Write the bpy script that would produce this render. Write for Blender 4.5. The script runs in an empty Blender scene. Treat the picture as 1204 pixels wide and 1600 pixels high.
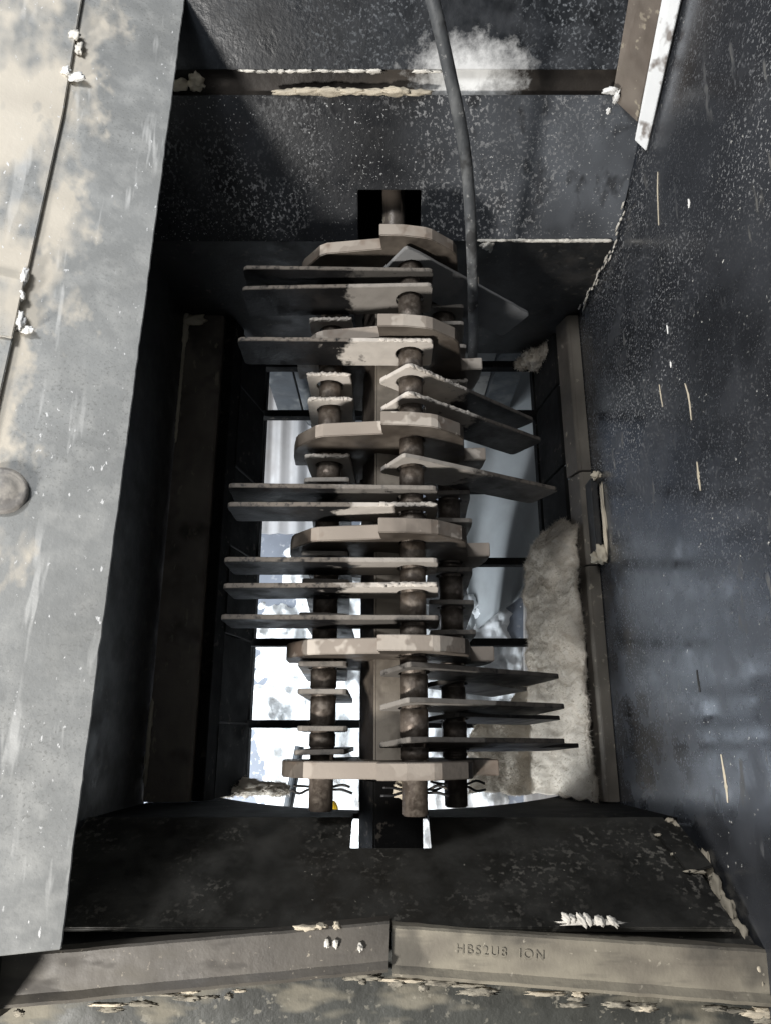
import bpy, bmesh, math, random
from mathutils import Vector, Matrix, noise

R = math.radians
random.seed(7)
S = bpy.context.scene
C = S.collection

# ------------------------------------------------------------------ camera
cam = bpy.data.objects.new('camera', bpy.data.cameras.new('camera'))
C.objects.link(cam)
cam.location = (0, 0, 1.15)
cam.rotation_euler = (R(17), 0, 0)
cam.data.sensor_fit = 'VERTICAL'
cam.data.sensor_height = 24
cam.data.lens = 24 * 1155 / 1600
cam.data.clip_start = 0.02
cam.data.clip_end = 50
S.camera = cam

# ------------------------------------------------------------------ light
w = bpy.data.worlds.new('World')
S.world = w
w.use_nodes = True
bg = w.node_tree.nodes['Background']
bg.inputs[0].default_value = (0.85, 0.92, 1.0, 1)
bg.inputs[1].default_value = 0.08

def area(name, loc, target, sx, sy, power, col):
    d = bpy.data.lights.new(name, 'AREA')
    d.shape = 'RECTANGLE'
    d.size, d.size_y, d.energy, d.color = sx, sy, power, col
    o = bpy.data.objects.new(name, d)
    C.objects.link(o)
    o.location = loc
    o.rotation_euler = (Vector(target) - Vector(loc)).to_track_quat('-Z', 'Y').to_euler()
    return o

area('shop_lamp', (-1.05, -1.0, 1.17), (0.0, 0.55, 0.05), 0.22, 0.22, 52, (1.0, 0.97, 0.93))
area('overhead_fill', (-0.5, 0.6, 2.7), (0.0, 0.4, 0.0), 1.4, 0.6, 7, (0.95, 0.97, 1.0))  # soft fill light added overhead
area('side_lamp', (-0.75, 1.05, 1.65), (0.1, 0.45, 0.0), 0.4, 0.25, 20, (0.95, 0.97, 1.0))
area('doorway_daylight', (-1.2, -0.45, -0.15), (-0.1, 0.12, -0.95), 1.2, 0.5, 62, (0.86, 0.93, 1.0))

S.view_settings.view_transform = 'Standard'
S.view_settings.look = 'None'
S.view_settings.exposure = 0.0
S.view_settings.gamma = 1.0
S.view_settings.use_curve_mapping = False
S.cycles.max_bounces = 6
S.cycles.caustics_reflective = False
S.cycles.caustics_refractive = False

# ------------------------------------------------------------------ materials
class G:
    def __init__(s, name):
        s.m = bpy.data.materials.new(name)
        s.m.use_nodes = True
        s.nt = s.m.node_tree
        s.nt.nodes.clear()
        s.out = s.n('ShaderNodeOutputMaterial')
        s.b = s.n('ShaderNodeBsdfPrincipled')
        s.l(s.b.outputs[0], s.out.inputs[0])
        tc = s.n('ShaderNodeTexCoord')
        oi = s.n('ShaderNodeObjectInfo')
        mul = s.n('ShaderNodeVectorMath'); mul.operation = 'SCALE'
        cx = s.n('ShaderNodeCombineXYZ')
        for k in range(3): s.l(oi.outputs['Random'], cx.inputs[k])
        s.l(cx.outputs[0], mul.inputs[0]); mul.inputs['Scale'].default_value = 13.7
        add = s.n('ShaderNodeVectorMath'); add.operation = 'ADD'
        s.l(tc.outputs['Object'], add.inputs[0]); s.l(mul.outputs[0], add.inputs[1])
        s.vec = add.outputs[0]
    def n(s, t): return s.nt.nodes.new(t)
    def l(s, a, b): s.nt.links.new(a, b)
    def noise(s, scale, detail=3, rough=0.55, stretch=(1, 1, 1), off=0.0):
        mp = s.n('ShaderNodeMapping')
        mp.inputs['Scale'].default_value = stretch
        mp.inputs['Location'].default_value = (off, off * 1.7, off * 0.6)
        s.l(s.vec, mp.inputs[0])
        t = s.n('ShaderNodeTexNoise')
        t.inputs['Scale'].default_value = scale
        t.inputs['Detail'].default_value = detail
        t.inputs['Roughness'].default_value = rough
        s.l(mp.outputs[0], t.inputs['Vector'])
        return t.outputs[0]
    def ramp(s, v, lo, hi, a=0.0, b=1.0):
        r = s.n('ShaderNodeMapRange')
        r.inputs['From Min'].default_value = lo
        r.inputs['From Max'].default_value = hi
        r.inputs['To Min'].default_value = a
        r.inputs['To Max'].default_value = b
        s.l(v, r.inputs[0])
        return r.outputs[0]
    def math(s, op, a, b):
        m = s.n('ShaderNodeMath'); m.operation = op; m.use_clamp = (op != 'ADD' or True)
        for k, v in enumerate((a, b)):
            if isinstance(v, (int, float)): m.inputs[k].default_value = v
            else: s.l(v, m.inputs[k])
        return m.outputs[0]
    def mix(s, f, a, b):
        m = s.n('ShaderNodeMix'); m.data_type = 'RGBA'
        if isinstance(f, (int, float)): m.inputs[0].default_value = f
        else: s.l(f, m.inputs[0])
        for k, v in ((6, a), (7, b)):
            if isinstance(v, tuple): m.inputs[k].default_value = (*v, 1)
            else: s.l(v, m.inputs[k])
        return m.outputs[2]
    def up(s, lo=0.35, hi=0.9):
        g = s.n('ShaderNodeNewGeometry')
        sp = s.n('ShaderNodeSeparateXYZ')
        s.l(g.outputs['Normal'], sp.inputs[0])
        return s.ramp(sp.outputs[2], lo, hi)
    def attr(s, name):
        a = s.n('ShaderNodeAttribute'); a.attribute_type = 'OBJECT'; a.attribute_name = name
        return a.outputs['Fac']

def dirty(name, base, rough, metal=0.0, var=0.35, layers=(), bump=0.25, bscale=90, bdist=0.002, spec=0.5, relief=False):
    """base paint or steel with layers of dust, flakes, stains and painted light; each layer (kind, colour, strength, scale, lo, hi, extra)"""
    g = G(name)
    n0 = g.noise(9, 3, 0.6)
    dark = tuple(c * (1 - var) for c in base); light = tuple(min(1, c * (1 + var)) for c in base)
    col = g.mix(g.ramp(n0, 0.3, 0.7), dark, light)
    ro = g.ramp(g.noise(23, 2, 0.6, off=3), 0.25, 0.75, max(0.05, rough - 0.12), min(1, rough + 0.12))
    me = metal
    tot = None
    for i, L in enumerate(layers):
        kind, c, st, sc, lo, hi = L[:6]
        ex = L[6] if len(L) > 6 else {}
        m = g.ramp(g.noise(sc, ex.get('detail', 3), ex.get('rough', 0.6), ex.get('stretch', (1, 1, 1)), off=2.3 * i + 1), lo, hi, 0, st)
        if kind == 'speck':
            big = g.ramp(g.noise(ex.get('mscale', 5), 2, 0.6, off=5.1 * i + 2), ex.get('mlo', 0.35), ex.get('mhi', 0.65))
            m = g.math('MULTIPLY', m, big)
        if kind == 'up':
            m = g.math('MULTIPLY', m, g.up(ex.get('ulo', 0.3), ex.get('uhi', 0.85)))
        if 'seam' in ex:            # dust trodden along the joint of the two chute plates
            tc = g.n('ShaderNodeTexCoord'); sx = g.n('ShaderNodeSeparateXYZ')
            g.l(tc.outputs['Object'], sx.inputs[0])
            a1 = g.n('ShaderNodeMath'); a1.operation = 'MULTIPLY_ADD'
            g.l(sx.outputs[1], a1.inputs[0]); a1.inputs[1].default_value = -0.036; a1.inputs[2].default_value = 0.433 + 0.036 * 0.9
            a2 = g.n('ShaderNodeMath'); a2.operation = 'ADD'; g.l(sx.outputs[0], a2.inputs[0]); g.l(a1.outputs[0], a2.inputs[1])
            nz = g.ramp(g.noise(13, 4, 0.65, stretch=(1, 0.7, 1), off=6), 0.3, 0.7, -0.055, 0.055)
            a3 = g.n('ShaderNodeMath'); a3.operation = 'ADD'; g.l(a2.outputs[0], a3.inputs[0]); g.l(nz, a3.inputs[1])
            m = g.math('MULTIPLY', m, g.ramp(a3.outputs[0], 0.020, 0.050, 1, 0))
        if 'yr' in ex:
            tc = g.n('ShaderNodeTexCoord'); sy = g.n('ShaderNodeSeparateXYZ')
            g.l(tc.outputs['Object'], sy.inputs[0])
            m = g.math('MULTIPLY', m, g.ramp(sy.outputs[1], ex['yr'][0], ex['yr'][1], ex['yr'][2], 1))
        if 'xr' in ex:              # shade painted in: pale layers fade out towards the plate's shaded left
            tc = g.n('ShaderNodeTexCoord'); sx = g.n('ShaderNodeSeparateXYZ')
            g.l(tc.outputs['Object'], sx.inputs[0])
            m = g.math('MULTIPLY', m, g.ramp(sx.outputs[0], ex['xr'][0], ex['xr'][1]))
        if 'glare' in ex:            # bright glare on dust, painted as a white patch with ragged, fading border
            tc = g.n('ShaderNodeTexCoord')
            sb = g.n('ShaderNodeVectorMath'); sb.operation = 'SUBTRACT'; sb.inputs[1].default_value = ex['glare'][0]
            g.l(tc.outputs['Object'], sb.inputs[0])
            ml = g.n('ShaderNodeVectorMath'); ml.operation = 'MULTIPLY'; ml.inputs[1].default_value = ex['glare'][1]
            g.l(sb.outputs[0], ml.inputs[0])
            ln = g.n('ShaderNodeVectorMath'); ln.operation = 'LENGTH'; g.l(ml.outputs[0], ln.inputs[0])
            d = g.n('ShaderNodeMath'); d.operation = 'ADD'
            g.l(ln.outputs['Value'], d.inputs[0]); g.l(g.ramp(g.noise(55, 4, 0.7, off=9), 0.3, 0.7, -0.3, 0.3), d.inputs[1])
            m = g.math('MULTIPLY', m, g.ramp(d.outputs[0], 0.30, 1.25, 1, 0))
        if 'attr' in ex:
            m = g.math('MULTIPLY', m, g.attr(ex['attr']))
        if 'near' in ex:            # only within this distance (m) of the object's own origin, ragged
            tc = g.n('ShaderNodeTexCoord')
            ln = g.n('ShaderNodeVectorMath'); ln.operation = 'LENGTH'
            g.l(tc.outputs['Object'], ln.inputs[0])
            nn = g.ramp(g.noise(28, 4, 0.6, off=9), 0.3, 0.7, -0.035, 0.035)
            d = g.n('ShaderNodeMath'); d.operation = 'ADD'
            g.l(ln.outputs['Value'], d.inputs[0]); g.l(nn, d.inputs[1])
            m = g.math('MULTIPLY', m, g.ramp(d.outputs[0], ex['near'] - 0.01, ex['near'] + 0.01, 1, 0))
        cc = g.mix(g.noise(sc * 1.7, 1, off=4.4 * i), tuple(x * 0.8 for x in c), tuple(min(1, x * 1.15) for x in c))
        col = g.mix(m, col, cc)
        tot = m if tot is None else g.math('MAXIMUM', tot, m)
    if tot is not None:
        r = g.n('ShaderNodeMix'); g.l(tot, r.inputs[0]); g.l(ro, r.inputs[2]); r.inputs[3].default_value = 0.9
        ro = r.outputs[0]
        mm = g.n('ShaderNodeMix'); g.l(tot, mm.inputs[0]); mm.inputs[2].default_value = metal; mm.inputs[3].default_value = 0
        g.l(mm.outputs[0], g.b.inputs['Metallic'])
    else:
        g.b.inputs['Metallic'].default_value = metal
    g.l(col, g.b.inputs['Base Color'])
    g.l(ro, g.b.inputs['Roughness'])
    g.b.inputs['Specular IOR Level'].default_value = spec
    bp = g.n('ShaderNodeBump')
    bp.inputs['Strength'].default_value = bump
    bp.inputs['Distance'].default_value = bdist
    h = g.noise(bscale, 3, 0.65, off=7)
    if tot is not None and relief:
        h = g.math('ADD', g.math('MULTIPLY', h, 0.6), g.math('MULTIPLY', tot, 0.5))
    g.l(h, bp.inputs['Height'])
    g.l(bp.outputs[0], g.b.inputs['Normal'])
    return g.m

TAN = (0.40, 0.34, 0.26)
PALE = (0.62, 0.59, 0.53)
M = {}
M['far'] = dirty('black_plate_flaked', (0.015, 0.016, 0.018), 0.36, 0.0, 0.4, [
    ('patch', (0.13, 0.14, 0.155), 0.85, 5, 0.28, 0.62, dict(xr=(0.0, 0.34))),  # bluish sheen of the right half, painted into the colour
    ('patch', (0.012, 0.012, 0.013), 0.7, 26, 0.55, 0.68, dict(stretch=(1, 1, 0.25))),
    ('speck', (0.31, 0.31, 0.31), 1, 185, 0.55, 0.62, dict(stretch=(1, 1, 0.6), mscale=3.6, mlo=0.40, mhi=0.60)),
    ('speck', (0.50, 0.50, 0.49), 1, 260, 0.64, 0.67, dict(mscale=8))], 0.35, 120, 0.002, 0.22, True)
M['upper'] = dirty('black_plate_dusty', (0.014, 0.016, 0.019), 0.38, 0.0, 0.4, [
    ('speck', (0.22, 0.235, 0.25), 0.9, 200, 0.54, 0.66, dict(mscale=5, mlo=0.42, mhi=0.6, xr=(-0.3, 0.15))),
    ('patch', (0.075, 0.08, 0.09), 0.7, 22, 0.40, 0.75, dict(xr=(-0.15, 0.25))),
    ('patch', (0.80, 0.80, 0.79), 0.9, 30, 0.0, 0.1, dict(glare=((0.135, 1.035, 0.212), (11, 6, 25))))], 0.3, 110, 0.002, 0.25)
M['right'] = dirty('dark_polished_wall', (0.12, 0.128, 0.145), 0.21, 0.85, 0.2, [
    ('patch', (0.02, 0.02, 0.021), 0.35, 3.2, 0.45, 0.68),
    ('speck', (0.30, 0.30, 0.30), 0.95, 230, 0.56, 0.64, dict(mscale=2.2, mlo=0.38, mhi=0.62, yr=(0.15, 0.6, 0.25))),
    ('speck', (0.55, 0.54, 0.50), 1, 150, 0.69, 0.71, dict(mscale=6, mlo=0.38, mhi=0.55)),
    ('speck', (0.16, 0.155, 0.14), 0.8, 42, 0.62, 0.70, dict(stretch=(1, 0.25, 1.0), mscale=5, mlo=0.45, mhi=0.6))], 0.03, 30, 0.001, 0.5)
M['black'] = dirty('black_steel', (0.012, 0.012, 0.012), 0.5, 0.0, 0.5, [
    ('speck', (0.16, 0.14, 0.115), 0.8, 70, 0.6, 0.66, dict(mscale=9, mlo=0.45, mhi=0.7)),
    ('patch', (0.035, 0.031, 0.027), 0.6, 18, 0.45, 0.75)], 0.3)
M['liner'] = dirty('matte_black_liner', (0.006, 0.0058, 0.0055), 0.85, 0.0, 0.5, [
    ('speck', (0.10, 0.085, 0.07), 0.7, 60, 0.6, 0.66, dict(mscale=9, mlo=0.45, mhi=0.7))], 0.3, 90, 0.002, 0.12)
M['near'] = dirty('black_near_plate', (0.023, 0.022, 0.019), 0.42, 0.0, 0.4, [
    ('speck', (0.19, 0.175, 0.15), 0.9, 120, 0.55, 0.62, dict(mscale=7, mlo=0.46, mhi=0.66)),
    ('speck', (0.5, 0.46, 0.38), 1, 120, 0.72, 0.74, dict(mscale=6)),
    ('patch', (0.05, 0.047, 0.04), 0.7, 20, 0.42, 0.72)], 0.35)
M['rail'] = dirty('brown_dusty_rail', (0.13, 0.107, 0.088), 0.5, 0.2, 0.4, [
    ('patch', (0.22, 0.19, 0.155), 0.7, 12, 0.45, 0.7, dict(stretch=(1, 0.35, 1))),
    ('patch', (0.03, 0.025, 0.021), 0.7, 9, 0.55, 0.68),
    ('speck', (0.33, 0.29, 0.22), 0.9, 60, 0.62, 0.67, dict(stretch=(1, 0.4, 1)))], 0.35)
M['lip'] = dirty('brown_dusty_lip', (0.03, 0.025, 0.021), 0.5, 0.1, 0.4, [
    ('patch', (0.10, 0.085, 0.07), 0.7, 12, 0.5, 0.7),
    ('patch', (0.85, 0.85, 0.83), 1, 30, 0.0, 0.1, dict(glare=((0.135, 1.035, 0.205), (12, 6, 20))))], 0.35, 90, 0.002, 0.25)
M['railright'] = dirty('tan_dusty_rail', (0.075, 0.064, 0.052), 0.5, 0.2, 0.3, [
    ('up', (0.17, 0.15, 0.12), 0.8, 12, 0.35, 0.65, dict(stretch=(1, 0.35, 1))),
    ('speck', (0.40, 0.35, 0.27), 0.9, 60, 0.63, 0.68)], 0.35)
M['disc'] = dirty('dusty_rotor_disc', (0.072, 0.058, 0.046), 0.55, 0.3, 0.35, [
    ('patch', (0.15, 0.125, 0.10), 0.75, 14, 0.42, 0.62),
    ('up', (0.31, 0.265, 0.222), 1, 8, 0.16, 0.40, dict(ulo=0.62, uhi=0.86)),
    ('up', (0.17, 0.115, 0.08), 0.8, 12, 0.56, 0.66, dict(ulo=0.45, uhi=0.8)),
    ('up', (0.56, 0.50, 0.43), 0.9, 16, 0.54, 0.57, dict(ulo=0.5, uhi=0.8, attr='dust'))], 0.35, 130, 0.0015)
M['pin'] = dirty('worn_brown_pin', (0.115, 0.092, 0.074), 0.40, 0.6, 0.35, [
    ('patch', (0.07, 0.055, 0.044), 0.7, 60, 0.45, 0.65, dict(stretch=(1, 0.4, 1))),
    ('up', (0.33, 0.285, 0.235), 0.45, 90, 0.45, 0.66)], 0.45, 140)
M['shaft'] = dirty('dusty_square_shaft', (0.05, 0.04, 0.032), 0.55, 0.3, 0.4, [
    ('up', (0.34, 0.295, 0.24), 1, 6, 0.22, 0.45, dict(ulo=0.45, uhi=0.8)),
    ('patch', (0.10, 0.08, 0.06), 0.6, 20, 0.5, 0.65)], 0.3, 120)
M['hammer'] = dirty('dark_hammer_steel', (0.0075, 0.0072, 0.0075), 0.5, 0.0, 0.4, [
    ('patch', (0.022, 0.019, 0.017), 0.5, 24, 0.50, 0.68),
    ('patch', (0.20, 0.205, 0.21), 1, 25, 0.1, 0.4, dict(attr='grey')),  # lit face of the far upper hammer, painted grey
    ('up', (0.22, 0.19, 0.16), 0.85, 120, 0.30, 0.50, dict(ulo=0.55, uhi=0.9, attr='topdust')),
    ('patch', (0.60, 0.55, 0.49), 0.97, 34, 0.24, 0.33, dict(near=0.10, attr='dust'))], 0.5, 150, 0.0018, 0.28, True)
M['chute'] = dirty('grey_steel_chute', (0.325, 0.33, 0.322), 0.45, 0.1, 0.14, [
    ('patch', (0.45, 0.45, 0.43), 0.6, 30, 0.45, 0.7),
    ('patch', (0.27, 0.27, 0.255), 0.45, 7, 0.52, 0.75),
    ('speck', (0.20, 0.20, 0.19), 0.6, 300, 0.56, 0.64, dict(mscale=6, mlo=0.3, mhi=0.6)),
    ('speck', (0.62, 0.62, 0.60), 0.7, 45, 0.60, 0.66, dict(stretch=(1, 0.12, 1), mscale=6, mlo=0.45, mhi=0.6)),
    ('patch', (0.70, 0.635, 0.53), 0.92, 11, 0.37, 0.52, dict(seam=True, stretch=(1.3, 0.7, 1))),
    ('speck', (0.80, 0.80, 0.79), 1, 170, 0.68, 0.71, dict(mscale=9, mlo=0.3, mhi=0.5, stretch=(1, 0.5, 1)))], 0.25, 140, 0.0012)
M['bolt'] = dirty('pale_bolt', (0.30, 0.28, 0.26), 0.5, 0.3, 0.2, [('patch', (0.5, 0.46, 0.4), 0.7, 50, 0.45, 0.6)], 0.3)
M['beam'] = dirty('olive_dusty_angle_iron', (0.17, 0.15, 0.12), 0.6, 0.1, 0.25, [
    ('patch', (0.30, 0.27, 0.21), 0.85, 11, 0.44, 0.6, dict(stretch=(0.5, 1, 1))),
    ('patch', (0.085, 0.077, 0.064), 0.75, 13, 0.54, 0.66),
    ('patch', (0.10, 0.09, 0.074), 0.6, 40, 0.55, 0.7, dict(stretch=(0.25, 1.5, 1))),
    ('speck', (0.55, 0.5, 0.4), 0.8, 90, 0.66, 0.7)], 0.35)
M['beamleft'] = dirty('brown_angle_iron', (0.078, 0.069, 0.058), 0.6, 0.1, 0.3, [
    ('patch', (0.12, 0.108, 0.085), 0.7, 10, 0.48, 0.68, dict(stretch=(0.4, 1.6, 1))),
    ('patch', (0.035, 0.031, 0.027), 0.6, 22, 0.56, 0.68, dict(stretch=(0.5, 1.3, 1))),
    ('speck', (0.42, 0.37, 0.29), 0.7, 150, 0.66, 0.7)], 0.3)
M['sill'] = dirty('grimy_sill', (0.045, 0.046, 0.040), 0.65, 0, 0.4, [
    ('patch', (0.22, 0.20, 0.155), 0.8, 16, 0.52, 0.62, dict(stretch=(0.5, 1.4, 1))),
    ('speck', (0.4, 0.37, 0.3), 0.8, 80, 0.62, 0.67)], 0.5, 70, 0.003)
M['weld'] = dirty('pale_dust_crust', PALE, 0.9, 0, 0.2, [('patch', (0.3, 0.28, 0.25), 0.7, 60, 0.55, 0.65)], 0.5, 120)
M['white'] = dirty('white_residue', (0.86, 0.85, 0.82), 0.85, 0, 0.06, (), 0.4, 150)
M['tanres'] = dirty('tan_residue', (0.50, 0.44, 0.34), 0.9, 0, 0.2, (), 0.5, 120)
M['crust'] = dirty('olive_crust', (0.27, 0.245, 0.195), 0.9, 0, 0.25, [('patch', (0.12, 0.11, 0.09), 0.8, 60, 0.5, 0.6)], 0.5, 120)
M['cakedust'] = dirty('pale_heaped_dust', (0.58, 0.53, 0.47), 0.95, 0, 0.15, (), 0.6, 220, 0.002, 0.1)
M['strip'] = dirty('strip_painted_glare', (0.80, 0.81, 0.81), 0.4, 0.1, 0.06, [('patch', (0.13, 0.10, 0.08), 0.85, 26, 0.56, 0.66)], 0.2)  # white base stands in for glare along the strip
M['cable'] = dirty('grey_rubber_cable', (0.075, 0.08, 0.085), 0.55, 0, 0.2, [
    ('patch', (0.20, 0.205, 0.205), 0.8, 40, 0.42, 0.68, dict(stretch=(1, 1, 0.4))),
    ('patch', (0.03, 0.03, 0.03), 0.8, 22, 0.58, 0.66), ('patch', (0.36, 0.36, 0.35), 0.7, 110, 0.62, 0.68)], 0.3, 150)
M['fluff'] = dirty('beige_fibre_fluff', (0.54, 0.48, 0.40), 0.95, 0, 0.2, [('patch', (0.31, 0.27, 0.22), 0.6, 12, 0.5, 0.75)], 0.35, 160, 0.002, 0.1)
M['powder'] = dirty('white_powder', (0.86, 0.87, 0.87), 0.95, 0, 0.05, [('patch', (0.55, 0.52, 0.46), 0.6, 16, 0.6, 0.74)], 0.6, 60, 0.006, 0.2)
M['floor'] = dirty('blue_grey_floor', (0.22, 0.24, 0.28), 0.5, 0, 0.15, [('speck', (0.7, 0.7, 0.7), 0.8, 60, 0.6, 0.64)], 0.2)
M['leg'] = dirty('blue_grey_leg', (0.045, 0.05, 0.055), 0.5, 0.2, 0.3, [('patch', (0.14, 0.14, 0.135), 0.7, 16, 0.5, 0.62)], 0.3)
M['panel'] = dirty('grey_flaking_panel', (0.13, 0.13, 0.125), 0.6, 0, 0.3, [('patch', (0.25, 0.24, 0.22), 0.8, 13, 0.5, 0.55)], 0.4)
M['sheet'] = dirty('pale_grey_ribbed_sheet', (0.27, 0.265, 0.265), 0.6, 0, 0.1, [('patch', (0.2, 0.185, 0.175), 0.5, 10, 0.5, 0.7)], 0.2)
M['tarp'] = dirty('white_cloth', (0.30, 0.315, 0.32), 0.7, 0, 0.08, [('patch', (0.24, 0.245, 0.24), 0.5, 8, 0.5, 0.7)], 0.2)
M['board'] = dirty('grey_board', (0.30, 0.28, 0.265), 0.7, 0, 0.15, [('patch', (0.40, 0.38, 0.36), 0.6, 30, 0.48, 0.6, dict(stretch=(2.0, 0.12, 1)))], 0.3)
M['yellow'] = dirty('yellow_plastic', (0.75, 0.45, 0.02), 0.5, 0, 0.1)
M['stamp'] = dirty('dark_stamped_letters', (0.185, 0.166, 0.131), 0.8, 0, 0.3, [('patch', (0.26, 0.235, 0.185), 0.95, 60, 0.44, 0.56)])

# ------------------------------------------------------------------ mesh helpers
def link(name, bm, mat, parent=None, smooth=False, bevel=0.0):
    if bevel:
        bmesh.ops.bevel(bm, geom=[e for e in bm.edges if e.is_manifold and e.calc_face_angle(0) > 0.5], offset=bevel, segments=2, affect='EDGES', clamp_overlap=True)
    bmesh.ops.recalc_face_normals(bm, faces=bm.faces)
    me = bpy.data.meshes.new(name)
    bm.to_mesh(me); bm.free()
    me.materials.append(mat)
    if smooth:
        for p in me.polygons: p.use_smooth = True
    o = bpy.data.objects.new(name, me)
    C.objects.link(o)
    if parent: o.parent = parent
    return o

def thing(name, label, cat, loc=(0, 0, 0), group=None):
    o = bpy.data.objects.new(name, None)
    C.objects.link(o)
    o.location = loc
    o.empty_display_size = 0.05
    return tag(o, label, cat, group)

def tag(o, label, cat, group=None, kind=None):
    o['label'] = label; o['category'] = cat
    if group: o['group'] = group
    if kind: o['kind'] = kind
    return o

def poly(bm, outer, holes, mapf, thick):
    """flat plate: outer and hole loops are (u, v) lists; mapf(u, v, w) gives the point at depth w"""
    edges = []
    for loop in [outer] + list(holes):
        vs = [bm.verts.new(mapf(u, v, 0)) for u, v in loop]
        for i in range(len(vs)):
            edges.append(bm.edges.new((vs[i], vs[(i + 1) % len(vs)])))
    if holes:
        r = bmesh.ops.triangle_fill(bm, use_beauty=True, edges=edges)
        faces = [f for f in r['geom'] if isinstance(f, bmesh.types.BMFace)]
    else:
        faces = bmesh.ops.contextual_create(bm, geom=edges)['faces']
    ext = bmesh.ops.extrude_face_region(bm, geom=faces)
    d = Vector(mapf(0, 0, thick)) - Vector(mapf(0, 0, 0))
    bmesh.ops.translate(bm, vec=d, verts=[g for g in ext['geom'] if isinstance(g, bmesh.types.BMVert)])
    return bm

def box(bm, x0, x1, y0, y1, z0, z1, mat=None):
    r = bmesh.ops.create_cube(bm, size=1)
    m = Matrix.Translation(((x0 + x1) / 2, (y0 + y1) / 2, (z0 + z1) / 2)) @ Matrix.Diagonal((abs(x1 - x0), abs(y1 - y0), abs(z1 - z0), 1))
    bmesh.ops.transform(bm, matrix=(mat @ m) if mat else m, verts=r['verts'])
    return bm

def cyl(bm, p0, p1, r, seg=28, r2=None):
    p0, p1 = Vector(p0), Vector(p1)
    d = p1 - p0
    m = Matrix.Translation((p0 + p1) / 2) @ d.to_track_quat('Z', 'Y').to_matrix().to_4x4()
    bmesh.ops.create_cone(bm, cap_ends=True, segments=seg, radius1=r, radius2=r if r2 is None else r2, depth=d.length, matrix=m)
    return bm

def tube(bm, pts, r, seg=10, jit=0.0, seed=0):
    pts = [Vector(p) for p in pts]
    rings = []
    for i, p in enumerate(pts):
        d = (pts[min(i + 1, len(pts) - 1)] - pts[max(i - 1, 0)]).normalized()
        q = d.to_track_quat('Z', 'Y')
        ring = []
        for k in range(seg):
            a = 2 * math.pi * k / seg
            v = Vector((math.cos(a), math.sin(a), 0))
            rr = r if not callable(r) else r(i / (len(pts) - 1))
            if jit: rr *= 1 + jit * noise.noise(p * 130 + v * 2 + Vector((seed, 0, 0)))
            ring.append(bm.verts.new(p + q @ (v * rr)))
        rings.append(ring)
    for a, b in zip(rings, rings[1:]):
        for k in range(seg):
            bm.faces.new((a[k], a[(k + 1) % seg], b[(k + 1) % seg], b[k]))
    bm.faces.new(rings[0]); bm.faces.new(rings[-1])
    return bm

def spline(pts, n):
    pts = [Vector(p) for p in pts]
    P = [pts[0] * 2 - pts[1]] + pts + [pts[-1] * 2 - pts[-2]]
    out = []
    for i in range(1, len(P) - 2):
        for k in range(n):
            t = k / n
            a, b, c, d = P[i - 1], P[i], P[i + 1], P[i + 2]
            out.append(0.5 * ((2 * b) + (c - a) * t + (2 * a - 5 * b + 4 * c - d) * t * t + (3 * b - a - 3 * c + d) * t ** 3))
    out.append(pts[-1])
    return out

def lump(bm, c, s, seed, amp=0.45, freq=1.6, sub=3, rot=None):
    r = bmesh.ops.create_icosphere(bm, subdivisions=sub, radius=1)
    for v in r['verts']:
        n = v.co.normalized()
        k = 1 + amp * noise.noise(n * freq + Vector((seed * 3.1, seed, 0))) + amp * 0.5 * noise.noise(n * freq * 3 + Vector((0, seed * 2.3, 0)))
        v.co = Vector((n.x * s[0], n.y * s[1], n.z * s[2])) * k
        if rot: v.co = rot @ v.co
        v.co += Vector(c)
    return bm

def dust_thing(name, label, parts, mat, cat='residue', group=None):
    bm = bmesh.new()
    for i, (c, s) in enumerate(parts):
        lump(bm, c, s, seed=hash(name) % 17 + i * 1.37 + c[0] * 40, amp=0.6, freq=1.9)
    return tag(link(name, bm, mat, smooth=True), label, cat, group)

# ------------------------------------------------------------------ floor under the machine
bm = bmesh.new(); box(bm, -4, 4, -4, 5, -1.0, -0.95)
o = link('floor', bm, M['floor']); o['kind'] = 'structure'

# ------------------------------------------------------------------ mill housing
H = thing('mill_housing', 'black steel hammer mill housing with sloped hopper plates around the rotor', 'housing', (0, 0.4, -0.43))
def part(name, bm, mat, bevel=0.0, parent=H, smooth=False):
    o = link(name, bm, mat, parent, smooth, bevel)
    if parent is H: o.matrix_parent_inverse = Matrix.Translation((0, -0.4, 0.43))
    return o

RX = 0.007                                            # rotor axis x
cf = 0.7
def farmap(off):
    ln = math.hypot(1, cf)
    def f(u, s, wd):                                   # u along x, s height z, wd behind
        return (u, 0.87 + cf * s + off + wd / ln, s - wd * cf / ln)
    return f
bm = poly(bmesh.new(), [(-0.43, 0.0), (RX - 0.056, 0.0), (RX - 0.056, 0.073), (RX + 0.056, 0.073), (RX + 0.056, 0.0), (0.423, 0.0), (0.430, 0.193), (-0.43, 0.193)], [], farmap(0), 0.006)
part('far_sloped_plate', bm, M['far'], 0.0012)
bm = poly(bmesh.new(), [(-0.5, 0.13), (0.44, 0.13), (0.44, 0.222), (-0.5, 0.222)], [], farmap(0.028), 0.005)
part('lip_bar', bm, M['lip'], 0.001)
bm = poly(bmesh.new(), [(-0.6, 0.215), (0.443, 0.215), (0.455, 0.7), (-0.6, 0.7)], [], farmap(0.014), 0.006)
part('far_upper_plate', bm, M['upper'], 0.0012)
# vertical end wall at the far side, with a notch for the shaft
bm = poly(bmesh.new(), [(-0.438, -0.004), (RX - 0.058, -0.004), (RX - 0.058, -0.06), (RX + 0.058, -0.06), (RX + 0.058, -0.004), (0.42, -0.004), (0.41, -0.42), (-0.438, -0.42)], [], lambda u, v, q: (u, 0.874 + q, v), 0.008)
part('far_end_wall', bm, M['black'], 0.001)
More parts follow.
